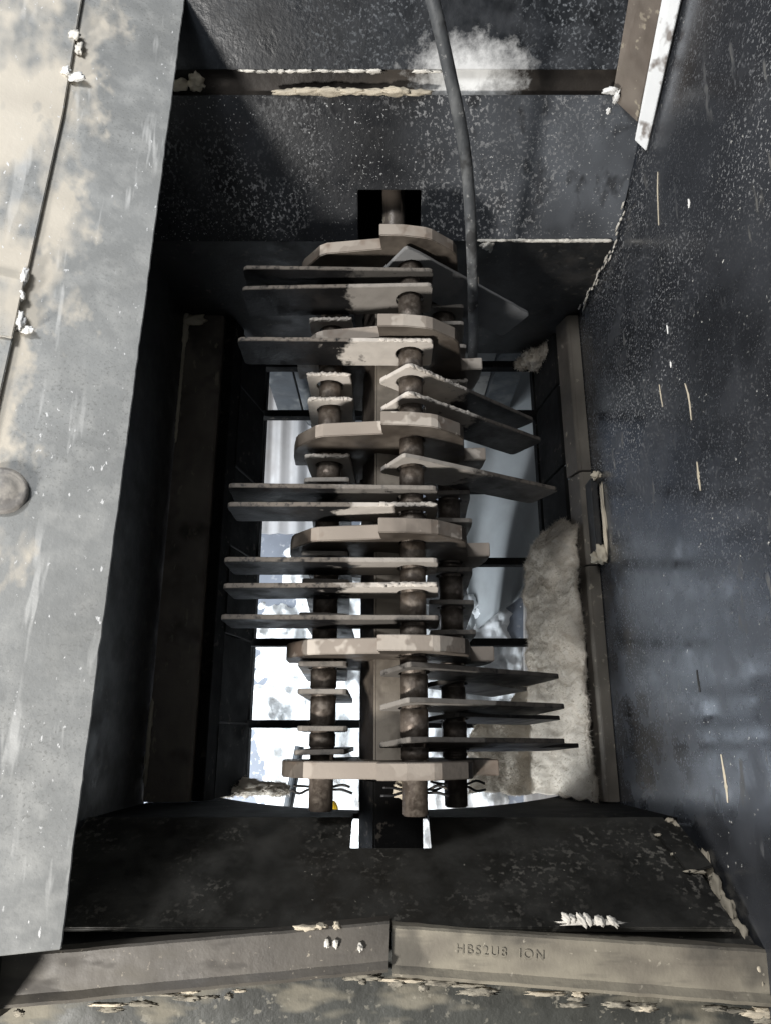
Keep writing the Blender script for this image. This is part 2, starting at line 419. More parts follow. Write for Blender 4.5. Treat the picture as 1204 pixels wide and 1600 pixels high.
# box added behind the far plate to keep light out of the shaft slot
bm = bmesh.new()
box(bm, RX - 0.075, RX - 0.060, 0.955, 1.20, -0.09, 0.098)
box(bm, RX + 0.060, RX + 0.075, 0.955, 1.20, -0.09, 0.098)
box(bm, RX - 0.075, RX + 0.075, 1.20, 1.21, -0.09, 0.11)
box(bm, RX - 0.075, RX + 0.075, 0.965, 1.20, 0.099, 0.11)
box(bm, RX - 0.060, RX + 0.060, 0.90, 1.20, -0.10, -0.085)
part('slot_shade_box', bm, M['black'])
bm = bmesh.new(); box(bm, RX - 0.05, RX + 0.05, 1.02, 1.10, -0.085, 0.075)
part('bearing_block', bm, M['liner'], 0.006)

# right wall, nearly upright
bm = poly(bmesh.new(), [(-0.6, -0.27), (1.5, -0.27), (1.5, 0.75), (-0.6, 0.75)], [], lambda u, v, q: (0.425 + 0.04 * v + q, u, v), 0.006)
RW = part('right_wall', bm, M['right'], 0.001)
RW['label'] = 'glossy black right hopper wall speckled with white dust'
# dried streaks and flecks on the right wall
def streak(pts, wd, seed, mat=M['tanres'], nm='dried_streak'):
    bm = bmesh.new()
    sp = spline([(0.425 + 0.04 * z - 0.0002, y, z) for y, z in pts], 8)
    n = len(sp)
    top, bot = [], []
    rows = []
    for i, p in enumerate(sp):
        t = i / (n - 1)
        hw = wd * (0.15 + math.sin(math.pi * min(1, t * 1.02)) * (0.6 + 0.6 * noise.noise(Vector((i * 0.6, seed, 0)))))
        dvec = (sp[min(i + 1, n - 1)] - sp[max(0, i - 1)]).normalized()
        side = dvec.cross(Vector((1, 0, 0))).normalized()
        jl = 1 + 0.5 * noise.noise(Vector((i * 0.9, seed, 4)))
        rows.append((bm.verts.new(p + side * hw * jl), bm.verts.new(p + Vector((-0.0011, 0, 0))), bm.verts.new(p - side * hw)))
    for a, b in zip(rows, rows[1:]):
        bm.faces.new((a[0], a[1], b[1], b[0])); bm.faces.new((a[1], a[2], b[2], b[1]))
    return part(nm, bm, mat, 0, RW)
streak([(0.86, 0.185), (0.83, 0.175), (0.775, 0.165)], 0.003, 1)
streak([(0.49, 0.183), (0.465, 0.188), (0.43, 0.188)], 0.0035, 2)
streak([(0.367, 0.188), (0.345, 0.186), (0.325, 0.187)], 0.005, 3)
streak([(-0.02, 0.15), (-0.055, 0.152), (-0.078, 0.152)], 0.005, 4)
streak([(0.53, 0.10), (0.51, 0.10), (0.49, 0.103)], 0.0025, 5)
streak([(0.742, 0.264), (0.735, 0.264), (0.728, 0.262)], 0.005, 6, M['white'], 'white_fleck')
streak([(0.545, 0.146), (0.54, 0.146), (0.535, 0.146)], 0.004, 7, M['white'], 'white_fleck')
streak([(0.605, 0.15), (0.60, 0.15), (0.59, 0.15)], 0.003, 8, M['white'], 'white_fleck')
streak([(0.09, 0.11), (0.075, 0.11), (0.06, 0.112)], 0.004, 9, M['black'], 'dark_chip')
# corner strip between far upper plate and right wall, its glare painted white
def cornerstrip(z0, z1, u0, u1, name, mat, lift):
    bm = bmesh.new()
    def P(z, u):
        a = Vector((0.372, 0.884 + cf * z - 0.006, z)); b = Vector((0.424 + 0.04 * z, 0.884 + cf * z - 0.085, z))
        return a.lerp(b, u) + Vector((-0.6, -0.6, 0.3)) * lift
    um = u0 + 0.25 * (u1 - u0) if lift else u0
    vs = [P(z0, um), P(z0, u1), P(z1, u1), P(z1, u0)]
    f = bm.faces.new([bm.verts.new(v) for v in vs])
    e = bmesh.ops.extrude_face_region(bm, geom=[f])
    bmesh.ops.translate(bm, vec=(0.004, 0.004, -0.002), verts=[g for g in e['geom'] if isinstance(g, bmesh.types.BMVert)])
    return part(name, bm, mat, 0.001)
cornerstrip(0.185, 0.6, 0.0, 0.62, 'corner_flange', M['rail'], 0)
cornerstrip(0.165, 0.6, 0.56, 0.93, 'corner_strip', M['strip'], 0.002)

# left wall and rails
bm = bmesh.new(); box(bm, -0.443, -0.432, -0.30, 1.06, -0.27, 0.285)
part('left_wall', bm, M['black'], 0.001)
def extr(bm, prof, y0, y1):
    return poly(bm, prof, [], lambda u, v, q: (u, y0 + q, v), y1 - y0)
bm = bmesh.new(); extr(bm, [(-0.429, -0.25), (-0.352, -0.25), (-0.347, -0.254), (-0.347, -0.30), (-0.429, -0.30)], -0.1085, 0.872)
part('left_rail', bm, M['rail'], 0.0012)
bm = bmesh.new(); extr(bm, [(-0.345, -0.268), (-0.326, -0.268), (-0.314, -0.31), (-0.345, -0.31)], -0.1085, 0.872)
part('left_rail_lip', bm, M['liner'], 0.001)
prof = [(0.414, -0.25), (0.394, -0.25), (0.388, -0.256), (0.376, -0.30), (0.414, -0.30)]
for y0, y1, dx in ((0.516, 0.872, 0.0), (0.322, 0.513, 0.002), (-0.1085, 0.319, 0.0)):
    bm = bmesh.new(); extr(bm, [(x + (dx if x < 0.4 else 0), z) for x, z in prof], y0, y1)
    part('right_rail', bm, M['railright'], 0.001)
# lug on the right rail
bm = bmesh.new(); box(bm, 0.398, 0.410, 0.335, 0.485, -0.249, -0.205); 
part('rail_lug', bm, M['black'], 0.002)

# liner plates down both sides, in sections between the cross bars
YB = [0.028, 0.197, 0.375, 0.547, 0.733, 0.862]
ys = [-0.1085] + YB
for side in (-1, 1):
    for a, b in zip(ys, ys[1:]):
        bm = bmesh.new()
        if side < 0: p = [(-0.322, -0.305), (-0.314, -0.305), (-0.285, -0.445), (-0.293, -0.445)]
        else: p = [(0.372, -0.303), (0.380, -0.303), (0.363, -0.445), (0.355, -0.445)]
        j = random.uniform(-0.0015, 0.0015)
        extr(bm, [(x + j, z) for x, z in p], a + 0.002, b - 0.002)
        part('liner_plate', bm, M['liner'], 0.001)
for y in YB:
    bm = bmesh.new(); box(bm, -0.40, 0.41, y - 0.008, y + 0.008, -0.475, -0.448)
    part('cross_bar', bm, M['liner'], 0.001)
for x0, x1 in ((-0.40, -0.287), (0.357, 0.41)):
    bm = bmesh.new(); box(bm, x0, x1, -0.11, 0.90, -0.51, -0.477)
    part('bottom_rail', bm, M['liner'], 0.001)

# near sloped plate with slot, backing plate and arched end wall
cn = 0.55
def nearmap(off):
    ln = math.hypot(1, cn)
    def f(u, s, q): return (u, -0.109 - cn * s - off - q / ln, s - q * cn / ln)
    return f
def wob(pts):
    return pts
edge = [(x, 0.0 + 0.0025 * noise.noise(Vector((x * 30, 3, 0)))) for x in [0.40 - 0.04 * i for i in range(0, 9)]]
edge = [e for e in edge if e[0] > RX + 0.07]
outer = [(-0.43, 0.0), (RX - 0.055, 0.0), (RX - 0.055, 0.060), (RX + 0.055, 0.060), (RX + 0.055, 0.0)] + edge[::-1] + [(0.404, 0.03), (0.408, 0.186), (-0.43, 0.186)]
part('near_sloped_plate', poly(bmesh.new(), outer, [], nearmap(0), 0.006), M['near'], 0.001)
part('near_corner_tab', poly(bmesh.new(), [(0.372, 0.03), (0.412, 0.012), (0.424, 0.10), (0.387, 0.112)], [], nearmap(-0.006), 0.004), M['near'], 0.0012)
part('near_backing_plate', poly(bmesh.new(), [(RX + 0.07, -0.02), (0.424, -0.02), (0.43, 0.18), (RX + 0.07, 0.18)], [], nearmap(0.022), 0.005), M['near'])
part('near_backing_plate', poly(bmesh.new(), [(-0.43, -0.02), (RX - 0.07, -0.02), (RX - 0.07, 0.18), (-0.43, 0.18)], [], nearmap(0.022), 0.005), M['black'])
arch = [(x / 20 * 0.43, -0.125 - 2.6 * (x / 20 * 0.43) ** 2) for x in range(-20, 21)]
top = [(0.43, -0.012), (RX + 0.056, -0.012), (RX + 0.056, -0.075), (RX - 0.056, -0.075), (RX - 0.056, -0.012), (-0.43, -0.012)]
part('near_end_wall', poly(bmesh.new(), arch + top, [], lambda u, v, q: (u, -0.111 - q, v), 0.008), M['liner'], 0.001)

# legs and lower panel at the far end
for x in (-0.275, 0.318):
    sg = 1 if x > 0 else -1
    bm = bmesh.new()
    extz = [(x - 0.035, 0.905), (x + 0.035, 0.905), (x + 0.035, 0.955), (x + 0.029, 0.955), (x + 0.029, 0.911), (x - 0.029, 0.911), (x - 0.029, 0.955), (x - 0.035, 0.955)]
    poly(bm, extz, [], lambda u, v, q: (u, v, -0.95 + q), 0.53)
    part('channel_leg', bm, M['leg'], 0.001)
bm = bmesh.new(); box(bm, -0.235, 0.28, 0.93, 0.936, -0.93, -0.42)
part('far_lower_panel', bm, M['panel'], 0.001)
bm = bmesh.new(); cyl(bm, (-0.215, 0.90, -0.94), (-0.215, 0.90, -0.45), 0.018)
part('support_pipe', bm, M['leg'])

# weld crust along the far lip
for x0, x1, dens in ((-0.27, 0.09, 0.5),):
    x = x0
    k = 0
    while x < x1:
        ln = random.uniform(0.008, 0.03)
        if random.random() < 0.62:
            bm = bmesh.new()
            lump(bm, (x + ln / 2, 0.884 + cf * 0.214 - 0.001, 0.2135 + random.uniform(-0.001, 0.001)), (ln * 0.6, 0.0022, random.uniform(0.0015, 0.0045)), k * 1.7, 0.8, 3.0, 3)
            part('weld_crust', bm, M['weld'], smooth=True)
        x += ln + random.uniform(0.0, 0.006); k += 1

# ------------------------------------------------------------------ rotor
PR, PA = 0.103, R(72)
DY = [-0.041 + 0.163 * k for k in range(6)]
ROT = thing('hammer_rotor', 'dusty brown rotor of stepped discs and pins on a square shaft', 'rotor', (RX, 0.4, 0))
def rpart(name, bm, mat, bevel=0.0, smooth=False, parent=ROT):
    o = link(name, bm, mat, parent, smooth, bevel)
    return o
s = 0.036
ca, sa = math.cos(PA - R(90)), math.sin(PA - R(90))
sq = [(-s, -s), (s, -s), (s, s), (-s, s)]
sq = [(u * ca - v * sa, u * sa + v * ca) for u, v in sq]
bm = poly(bmesh.new(), sq, [], lambda u, v, q: (u, -0.055 - 0.4 + q, v), 0.865)
rpart('shaft', bm, M['shaft'], 0.003)
bm = bmesh.new(); cyl(bm, (0.008, 0.412, 0), (0.008, 0.70, 0), 0.021, 28)
so = rpart('shaft_journal', bm, M['rail'], 0.002)
for f in so.data.polygons: f.use_smooth = len(f.vertices) == 4 and f.area > 1e-4
bm = poly(bmesh.new(), [(u * 1.03, v * 1.03) for u, v in sq], [], lambda u, v, q: (u, -0.75 - 0.4 + q, v), 0.694)
rpart('shaft_end', bm, M['liner'], 0.003)
# stepped disc outline
lobe = [(0, 0.158), (14, 0.1575), (27, 0.160), (31, 0.1598), (48, 0.155), (53, 0.151), (89.6, 0.123)]
out = []
for L in range(4):
    for a, r in lobe:
        th = R(96 - 90 * L - a)
        out.append((r * math.cos(th), r * math.sin(th)))
hole = lambda cx, cz, r, n=20: [(cx + r * math.cos(2 * math.pi * k / n), cz + r * math.sin(2 * math.pi * k / n)) for k in range(n)]
pins = [(PR * math.cos(PA + k * math.pi / 2), PR * math.sin(PA + k * math.pi / 2)) for k in range(4)]   # top, left, bottom, right
bm = poly(bmesh.new(), out, [hole(x, z, 0.0195) for x, z in pins], lambda u, v, q: (u, q - 0.011, v), 0.022)
d0 = rpart('disc', bm, M['disc'], 0.0012)
dust = [0.25, 0.8, 0.9, 0.95, 0.7, 0.3]
for k, y in enumerate(DY):
    d = d0 if k == 0 else d0.copy()
    if k: C.objects.link(d); d.parent = ROT
    d.location = (0, y - 0.4, 0)
    d.rotation_euler.y = R(random.uniform(-1.2, 1.2))
    d['dust'] = dust[k]

# hammers: (pin, y, angle below horizontal towards +x, dust)
TOP, LEFT, BOT, RIGHT = 0, 1, 2, 3
HS = []
for y, a, ds in ((0.0905, 37, .2), (0.044, 35, .4), (-0.006, 36, .2)): HS.append((TOP, y, a, ds))
for y, a, ds in ((0.239, 179.5, .55), (0.204, 178, .95), (0.158, 179, .2)): HS.append((TOP, y, a, ds))
for y, a, ds in ((0.394, 31, .6), (0.347, 181, .25), (0.322, 180, .9)): HS.append((TOP, y, a, ds))
for y, a, ds in ((0.589, 180, 1.), (0.54, 41, 1.), (0.493, 38, 1.)): HS.append((TOP, y, a, ds))
for y, a, ds in ((0.745, 40, .1), (0.716, 181, .1), (0.688, 179, .45)): HS.append((TOP, y, a, ds))
for y, a, ds in ((0.103, 93, .3), (0.064, 91, .3), (0.013, 94, .2), (-0.019, 90, .2), (0.267, 91, .2), (0.224, 93, .2), (0.173, 90, .2),
                 (0.385, 92, .5), (0.424, 88, .7), (0.566, 90, 1.), (0.522, 92, 1.), (0.742, 90, .2), (0.668, 89, .9)): HS.append((LEFT, y, a, ds))
for y, a, ds in ((0.082, 62, .1), (0.030, 48, .1), (-0.014, 40, .1), (0.256, 88, .2), (0.204, 87, .3), (0.157, 90, .2),
                 (0.385, 88, .2), (0.338, 91, .3), (0.586, 90, .7), (0.558, 88, .7), (0.525, 91, .8), (0.735, 90, .3), (0.70, 88, .5), (0.655, 91, .5)): HS.append((RIGHT, y, a, ds))

# pins with spacer sleeves
PN = ['upper', 'left', 'lower', 'right']
for k, (px, pz) in enumerate(pins):
    bm = bmesh.new(); cyl(bm, (0, -0.0985 - 0.4, 0), (0, 0.815 - 0.4, 0), 0.0172, 32)
    for v in bm.verts: v.co.x += 0
    p = rpart('pin', bm, M['pin'], 0.002)
    for f in p.data.polygons: f.use_smooth = len(f.vertices) == 4
    p.location = (px, 0, pz)
    hy = sorted([h[1] for h in HS if h[0] == k] + DY)
    for a, b in zip(hy, hy[1:]):
        ga = 0.0125 if a in DY else 0.006
        gb = 0.0125 if b in DY else 0.006
        if b - a - ga - gb < 0.008 or k == BOT: continue
        bm = bmesh.new(); cyl(bm, (0, a + ga - 0.4, 0), (0, b - gb - 0.4, 0), 0.0192 + random.uniform(-0.0005, 0.0004), 32)
        sl = link('spacer_sleeve', bm, M['pin'], p, False, 0.0012)
        for f in sl.data.polygons: f.use_smooth = len(f.vertices) == 4 and f.area > 1e-5
    # split pin through the near end
    if k != BOT:
        for sg in (-1, 1):
            for up in (-1, 1):
                bm = bmesh.new()
                tube(bm, spline([(0.0, -0.068 - 0.4, 0), (sg * 0.018, -0.068 - 0.4 + 0.002 * up, 0), (sg * 0.03, -0.068 - 0.4 + 0.004 * up * random.uniform(0.3, 2), 0.002), (sg * random.uniform(0.036, 0.046), -0.068 - 0.4 + up * random.uniform(0.001, 0.007), 0.003)], 3), 0.0018, 6)
                link('split_pin', bm, M['black'], p, True)
# residue clinging under the near disc, on the rotor itself
bm = bmesh.new()
lump(bm, (0.018, -0.065 - 0.4, 0.085), (0.014, 0.012, 0.010), 3, 0.6, 2)
lump(bm, (0.024, -0.082 - 0.4, 0.083), (0.005, 0.012, 0.006), 5, 0.6, 2)
rpart('caked_dust', bm, M['tanres'], smooth=True)

# hammer mesh: pin hole at the origin, tip along +x
HL, HW, HT = 0.268, 0.036, 0.0035
def worn(a, b, n, amp, seed):
    return [(a[0] + (b[0] - a[0]) * k / n + (amp * noise.noise(Vector((k * 1.3, seed, 0))) if a[0] == b[0] else 0),
             a[1] + (b[1] - a[1]) * k / n + (amp * noise.noise(Vector((k * 1.3, seed, 5))) if a[1] == b[1] else 0)) for k in range(n)]
outl = worn((-0.029, -HW), (HL - 0.007, -HW), 14, 0.0009, 1.0) + [(HL - 0.006, -HW + 0.0004), (HL - 0.0015, -HW + 0.0035)] + worn((HL, -HW + 0.008), (HL, HW - 0.007), 5, 0.0016, 2.0) + [(HL - 0.001, HW - 0.004), (HL - 0.005, HW - 0.0008)] + worn((HL - 0.009, HW), (-0.029, HW), 14, 0.0009, 3.0) + [(-0.0335, HW - 0.002), (-0.036, HW - 0.007), (-0.036, -HW + 0.007), (-0.0335, -HW + 0.002)]
bm = poly(bmesh.new(), outl, [hole(0, 0, 0.0225, 20)], lambda u, v, q: (u, q - HT, v), HT * 2)
proto = link('swing_hammer', bm, M['hammer'], None, False, 0.0007)
ORD = ['first', 'second', 'third', 'fourth', 'fifth', 'sixth', 'seventh', 'eighth', 'ninth', 'tenth', 'eleventh', 'twelfth', 'thirteenth', 'fourteenth']
cnt = {}
for i, (pn, y, a, ds) in enumerate(sorted(HS, key=lambda h: -h[1])):
    h = proto if i == 0 else proto.copy()
    if i: C.objects.link(h)
    px, pz = pins[pn]
    h.location = (RX + px + random.uniform(-0.001, 0.001), y, pz - 0.0028)
    roll = -12 if (pn == TOP and y > 0.73) else (-7 if (a < 75 and y < 0.12) else -2.5 if a < 75 else 2.5 if a > 150 else 0) + random.uniform(-1.2, 1.2)
    h.rotation_euler = (R(roll), R(a), R(random.uniform(-0.9, 0.9)))
    h['dust'] = ds
    h['topdust'] = (0.35 if a < 75 else 0.65) + 0.3 * ds
    h['grey'] = 0.9 if (pn == TOP and y > 0.73) else random.choice([0.0, 0.0, 0.05])  # lit look painted onto the far hammer; the rest vary slightly
    key = (pn, 'l' if a > 150 else 'r' if a < 75 else 'h')
    k = cnt[key] = cnt.get(key, 0) + 1
    look = 'pale dusted' if ds > 0.8 else 'lightly dusted' if ds > 0.35 else 'dark steel'
    if key == (TOP, 'l'): lab = f'{look} hammer reaching left from upper pin, {ORD[k-1]} such from far end'
    elif key == (TOP, 'r'): lab = f'{look} hammer slanting right off upper pin, {ORD[k-1]} such from far end'
    elif pn == LEFT: lab = f'{look} hammer plate hanging from left pin, {ORD[k-1]} from far end'
    elif key == (RIGHT, 'h'): lab = f'{look} hammer plate hanging from right pin, {ORD[k-1]} from far end'
    else: lab = f'{look} hammer slanting off lower right pin, {ORD[k-1]} such from far end'
    tag(h, lab, 'hammer', 'swing hammers on the rotor pins')
    if ds >= 0.7:                                      # loose dust heaped on the upper edge near the pin
        bm = bmesh.new()
        n = 16
        for q in range(n):
            t = q / (n - 1)
            hh = random.uniform(0.0008, 0.0030) * (1 - 0.6 * t)
            if a > 75 and a < 150: c_ = (-0.0365, random.uniform(-0.001, 0.001), -0.031 + 0.062 * t); sz_ = (random.uniform(0.001, 0.003), 0.0032, 0.0045)
            else: c_ = (-0.028 + (0.115 if a < 75 else 0.07) * t, random.uniform(-0.0008, 0.0008), (HW + 0.0003) * (1 if a < 75 else -1)); sz_ = (0.0068, 0.0033, hh)
            lump(bm, c_, sz_, q * 1.7 + i, 0.7, 2.4, 2)
        link('heaped_dust', bm, M['cakedust'], h, True)

# ------------------------------------------------------------------ feed chute on the left
T25 = math.tan(R(25))
CH = thing('feed_chute', 'light grey steel chute plates with cream dust, overhanging the left side', 'chute', (-0.5, 0.4, 0.38))
CHI = Matrix.Translation((0.5, -0.4, -0.38))
def cpart(name, bm, mat, bevel=0, smooth=False):
    o = link(name, bm, mat, CH, smooth, bevel); o.matrix_parent_inverse = CHI; return o
def chz(x): return 0.3 + T25 * (-x - 0.317)
nrm = Vector((math.sin(R(25)), 0, math.cos(R(25))))
def chmap(off):
    def f(u, v, q):
        p = Vector((u, v, chz(u))) + nrm * (off - q); return tuple(p)
    return f
ed = [(-0.328 + 0.022 * t / 160 + 0.001 * noise.noise(Vector((t * 0.13, 0, 0))) + 0.0007 * noise.noise(Vector((t * 0.5, 5, 0))) + 0.0006 * noise.noise(Vector((t * 1.7, 9, 0))), -0.205 + 1.36 * t / 160) for t in range(161)]
cpart('lower_chute_plate', poly(bmesh.new(), ed + [(-0.56, 1.155), (-0.56, -0.205)], [], chmap(0), 0.007), M['chute'], 0.0012)
seam = [(-0.433, 0.98), (-0.4335, 0.80), (-0.441, 0.61), (-0.4505, 0.38), (-0.463, 0.10), (-0.475, -0.205)]
cpart('upper_chute_plate', poly(bmesh.new(), [(-0.43, 1.2)] + seam + [(-0.85, -0.205), (-0.85, 1.2)], [], chmap(0.006), 0.005), M['chute'], 0.0012)
cpart('seam_plate', poly(bmesh.new(), [(-0.445, 0.535), (-0.4475, 0.455), (-0.53, 0.455), (-0.53, 0.535)], [], chmap(0.011), 0.0045), M['chute'], 0.001)
# domed bolt
bm = bmesh.new()
c = Vector((-0.434, 0.268, chz(-0.434)))
rings = [(0.027, 0.0), (0.027, 0.004), (0.023, 0.0065), (0.020, 0.0055), (0.014, 0.008), (0.006, 0.0095)]
q = nrm.to_track_quat('Z', 'Y')
prev = None
for r, hh in rings:
    ring = [bm.verts.new(c + q @ Vector((r * math.cos(t * math.pi / 16), r * math.sin(t * math.pi / 16), hh))) for t in range(32)]
    if prev:
        for t in range(32): bm.faces.new((prev[t], prev[(t + 1) % 32], ring[(t + 1) % 32], ring[t]))
    prev = ring
bm.faces.new(prev)
cpart('domed_bolt', bm, M['bolt'], smooth=True)
# ------------------------------------------------------------------ front rim
FR = thing('front_rim', 'two butted dusty angle irons along the near edge of the hopper', 'rim', (0, -0.25, 0.19))
FRI = Matrix.Translation((0, 0.25, -0.19))
def fpart(name, bm, mat, bevel=0, smooth=False):
    o = link(name, bm, mat, FR, smooth, bevel); o.matrix_parent_inverse = FRI; return o
def beam(name, a0, a1, b0, b1, z0, z1, mat):
    """angle iron between two ends; a = inner edge, b = outer edge (x, y)"""
    bm = bmesh.new()
    n = 40
    rows = []
    for i in range(n + 1):
        t = i / n
        a = Vector((a0[0] + (a1[0] - a0[0]) * t, a0[1] + (a1[1] - a0[1]) * t, 0))
        b = Vector((b0[0] + (b1[0] - b0[0]) * t, b0[1] + (b1[1] - b0[1]) * t, 0))
        z = z0 + (z1 - z0) * t
        wv = 0.0008 * noise.noise(Vector((i * 0.7, z0 * 100, 0)))
        prof = [(0, -0.03), (0, -0.002), (0.05, 0.0), (0.6, -0.003), (0.78, -0.004), (0.92, 0.001), (1.0, -0.003), (1.0, -0.012)]
        rows.append([bm.verts.new((a.lerp(b, u).x, a.lerp(b, u).y + wv, z + h)) for u, h in prof])
    for r0, r1 in zip(rows, rows[1:]):
        for k in range(len(r0) - 1): bm.faces.new((r0[k], r0[k + 1], r1[k + 1], r1[k]))
        bm.faces.new((r0[-1], r0[0], r1[0], r1[-1]))
    bm.faces.new(rows[0]); bm.faces.new(rows[-1])
    return fpart(name, bm, mat)
beam('angle_iron', (-0.62, -0.250), (0.004, -0.200), (-0.62, -0.305), (0.002, -0.252), 0.205, 0.208, M['beamleft'])['label'] = 'brown left angle iron, its cut end standing proud'
rb = beam('angle_iron', (0.007, -0.206), (0.62, -0.242), (0.007, -0.258), (0.62, -0.302), 0.200, 0.198, M['beam'])
rb['label'] = 'paler dusty right angle iron with stamped lettering'
bm = bmesh.new()
n = 60
g = [[None] * 21 for _ in range(n + 1)]
for i in range(n + 1):
    for j in range(21):
        x = -0.7 + 1.4 * i / n; y = -0.235 - 0.33 * j / 20
        g[i][j] = bm.verts.new((x, y, 0.176 + 0.004 * noise.noise(Vector((x * 25, y * 30, 0))) - 0.05 * (j / 20)))
for i in range(n):
    for j in range(20): bm.faces.new((g[i][j], g[i + 1][j], g[i + 1][j + 1], g[i][j + 1]))
fpart('sill_sheet', bm, M['sill'], smooth=True)
# crust along the foot of the angle irons
random.seed(21)
for i in range(46):
    x = random.uniform(-0.42, 0.46)
    if -0.16 < x < -0.05: continue
    yb = -0.252 - 0.086 * (-x) if x < 0 else -0.258 - 0.072 * x
    bm = bmesh.new()
    lump(bm, (x, yb - random.uniform(0.004, 0.016), 0.186), (random.uniform(0.004, 0.022), random.uniform(0.0015, 0.004), random.uniform(0.0015, 0.003)), i * 2.1, 0.8, 3)
    fpart('crust_patch', bm, M['crust'] if random.random() < 0.8 else M['tanres'], smooth=True)
# stamped lettering
cu = bpy.data.curves.new('stamp', 'FONT')
cu.body = 'HBS2U8  ION'
cu.size = 0.0142; cu.extrude = 0.0001; cu.space_character = 1.25
to = bpy.data.objects.new('stamp_tmp', cu); C.objects.link(to)
bpy.context.view_layer.update()
me = bpy.data.meshes.new_from_object(to.evaluated_get(bpy.context.evaluated_depsgraph_get()))
bpy.data.objects.remove(to)
me.materials.append(M['stamp'])
st = bpy.data.objects.new('stamped_lettering', me); C.objects.link(st)
st.parent = FR; st.matrix_parent_inverse = FRI
st.location = (0.079, -0.2345, 0.1987); st.rotation_euler = (R(3.2), 0, R(-3.9))

# ------------------------------------------------------------------ cable
pts = spline([(0.0, 0.93, 0.62), (0.028, 0.9, 0.532), (0.057, 0.86, 0.471), (0.082, 0.83, 0.399), (0.107, 0.80, 0.318), (0.123, 0.775, 0.24), (0.138, 0.74, 0.135), (0.151, 0.715, 0.027), (0.158, 0.68, -0.043), (0.160, 0.66, -0.10)], 8)
bm = tube(bmesh.new(), pts, 0.0088, 18, 0.03)
tag(link('power_cable', bm, M['cable'], None, True), 'grey rubber cable hanging down into the far end of the rotor', 'cable')

# ------------------------------------------------------------------ dust, fluff and residue
def fibres(bm, pts, nrmf, ln, wd):
    for p in pts:
        d = (Vector(nrmf(p)) + Vector((random.uniform(-1, 1), random.uniform(-1, 1), random.uniform(-1, 1))) * 0.9).normalized()
        sd = d.cross(Vector((random.uniform(-1, 1), random.uniform(-1, 1), random.uniform(-1, 1)))).normalized() * wd
        L = ln * random.uniform(0.4, 1.2)
        e = p + d * L
        bm.faces.new((bm.verts.new(p - sd), bm.verts.new(p + sd), bm.verts.new(e)))
def fluffmass(name, ctrs, nf, label, mat=M['fluff'], ln=0.012, cat='fluff', wd=0.0006):
    bm = bmesh.new()
    for i, (c, sz) in enumerate(ctrs):
        lump(bm, c, sz, i * 1.9 + len(name), 0.5, 2.3, 4)
    bm.verts.ensure_lookup_table()
    vs = [(v.co.copy(), v.normal.copy()) for v in bm.verts]
    bm.normal_update()
    vs = [(v.co.copy(), v.normal.copy()) for v in bm.verts]
    random.shuffle(vs)
    pick = [random.choice(vs) for _ in range(nf)]
    nm = {}
    for p, nn in pick:
        j = p + Vector((random.uniform(-1, 1), random.uniform(-1, 1), random.uniform(-1, 1))) * 0.003
        fibres(bm, [j], lambda _p, nn=nn: nn, ln, wd)
    return tag(link(name, bm, mat, None, True), label, cat)
random.seed(5)
def xin(y):                                            # inner edge of the matted fluff
    t = max(0.0, min(1.0, (0.13 - y) / 0.14)); t = t * t * (3 - 2 * t)
    return 0.308 - 0.135 * t
bm = bmesh.new()
NY, NV = 220, 70
G_ = {}
for j in range(NY + 1):
    for i in range(NV + 1):
        v = i / NV
        yt = 0.428 - 0.045 * abs(2 * v - 0.8) ** 2.5 + 0.012 * noise.noise(Vector((v * 5, 2, 0)))
        y = yt + (-0.105 - yt) * j / NY
        xi = xin(y)
        x = 0.383 + (xi - 0.383) * v
        z = -0.268 - 0.178 * min(1, v * (0.378 - xi) / 0.066 * 0.9) ** 0.8
        endf = min(1, j / NY * 12 + 0.05) ** 0.5
        side = math.sin(math.pi * min(1, 0.12 + v * 0.88)) ** 0.5
        p = Vector((x, y, z))
        b = 0.018 + 0.014 * noise.noise(p * 13) + 0.006 * noise.noise(p * 34 + Vector((3, 1, 0))) + 0.0022 * noise.noise(p * 95)
        b *= endf * (0.35 + 0.65 * side)
        rag = 0.012 * noise.noise(Vector((y * 22, v, 3))) * v + 0.004 * noise.noise(Vector((y * 90, v * 6, 7)))
        G_[i, j] = bm.verts.new(p + Vector((-0.75, 0, 0.66)) * max(0.001, b) + Vector((rag, 0.01 * noise.noise(p * 30), 0)))
for j in range(NY):
    for i in range(NV): bm.faces.new((G_[i, j], G_[i + 1, j], G_[i + 1, j + 1], G_[i, j + 1]))
e = bmesh.ops.extrude_face_region(bm, geom=bm.faces[:])
bmesh.ops.translate(bm, vec=(0.006, 0, -0.008), verts=[g for g in e['geom'] if isinstance(g, bmesh.types.BMVert)])
bm.normal_update()
src = list(G_.values())
pts_ = [(v.co.copy()) for v in src]
edge_ = [G_[i, j].co.copy() for j in range(NY + 1) for i in (0, 1, NV - 1, NV)] + [G_[i, j].co.copy() for j in range(0, 4) for i in range(NV + 1)]
for k in range(60000):
    fibres(bm, [random.choice(pts_) + Vector((random.uniform(-1, 1), random.uniform(-1, 1), random.uniform(-1, 1))) * 0.002], lambda p: (-0.45, 0, 0.5), 0.006, 0.00028)
for k in range(7000):
    fibres(bm, [random.choice(edge_)], lambda p: (0.05, 0.0, 0.2), 0.011, 0.0004)
tag(link('fibre_heap', bm, M['fluff'], None, True), 'thick beige fibre fluff matted along the right side below the rail', 'fluff')
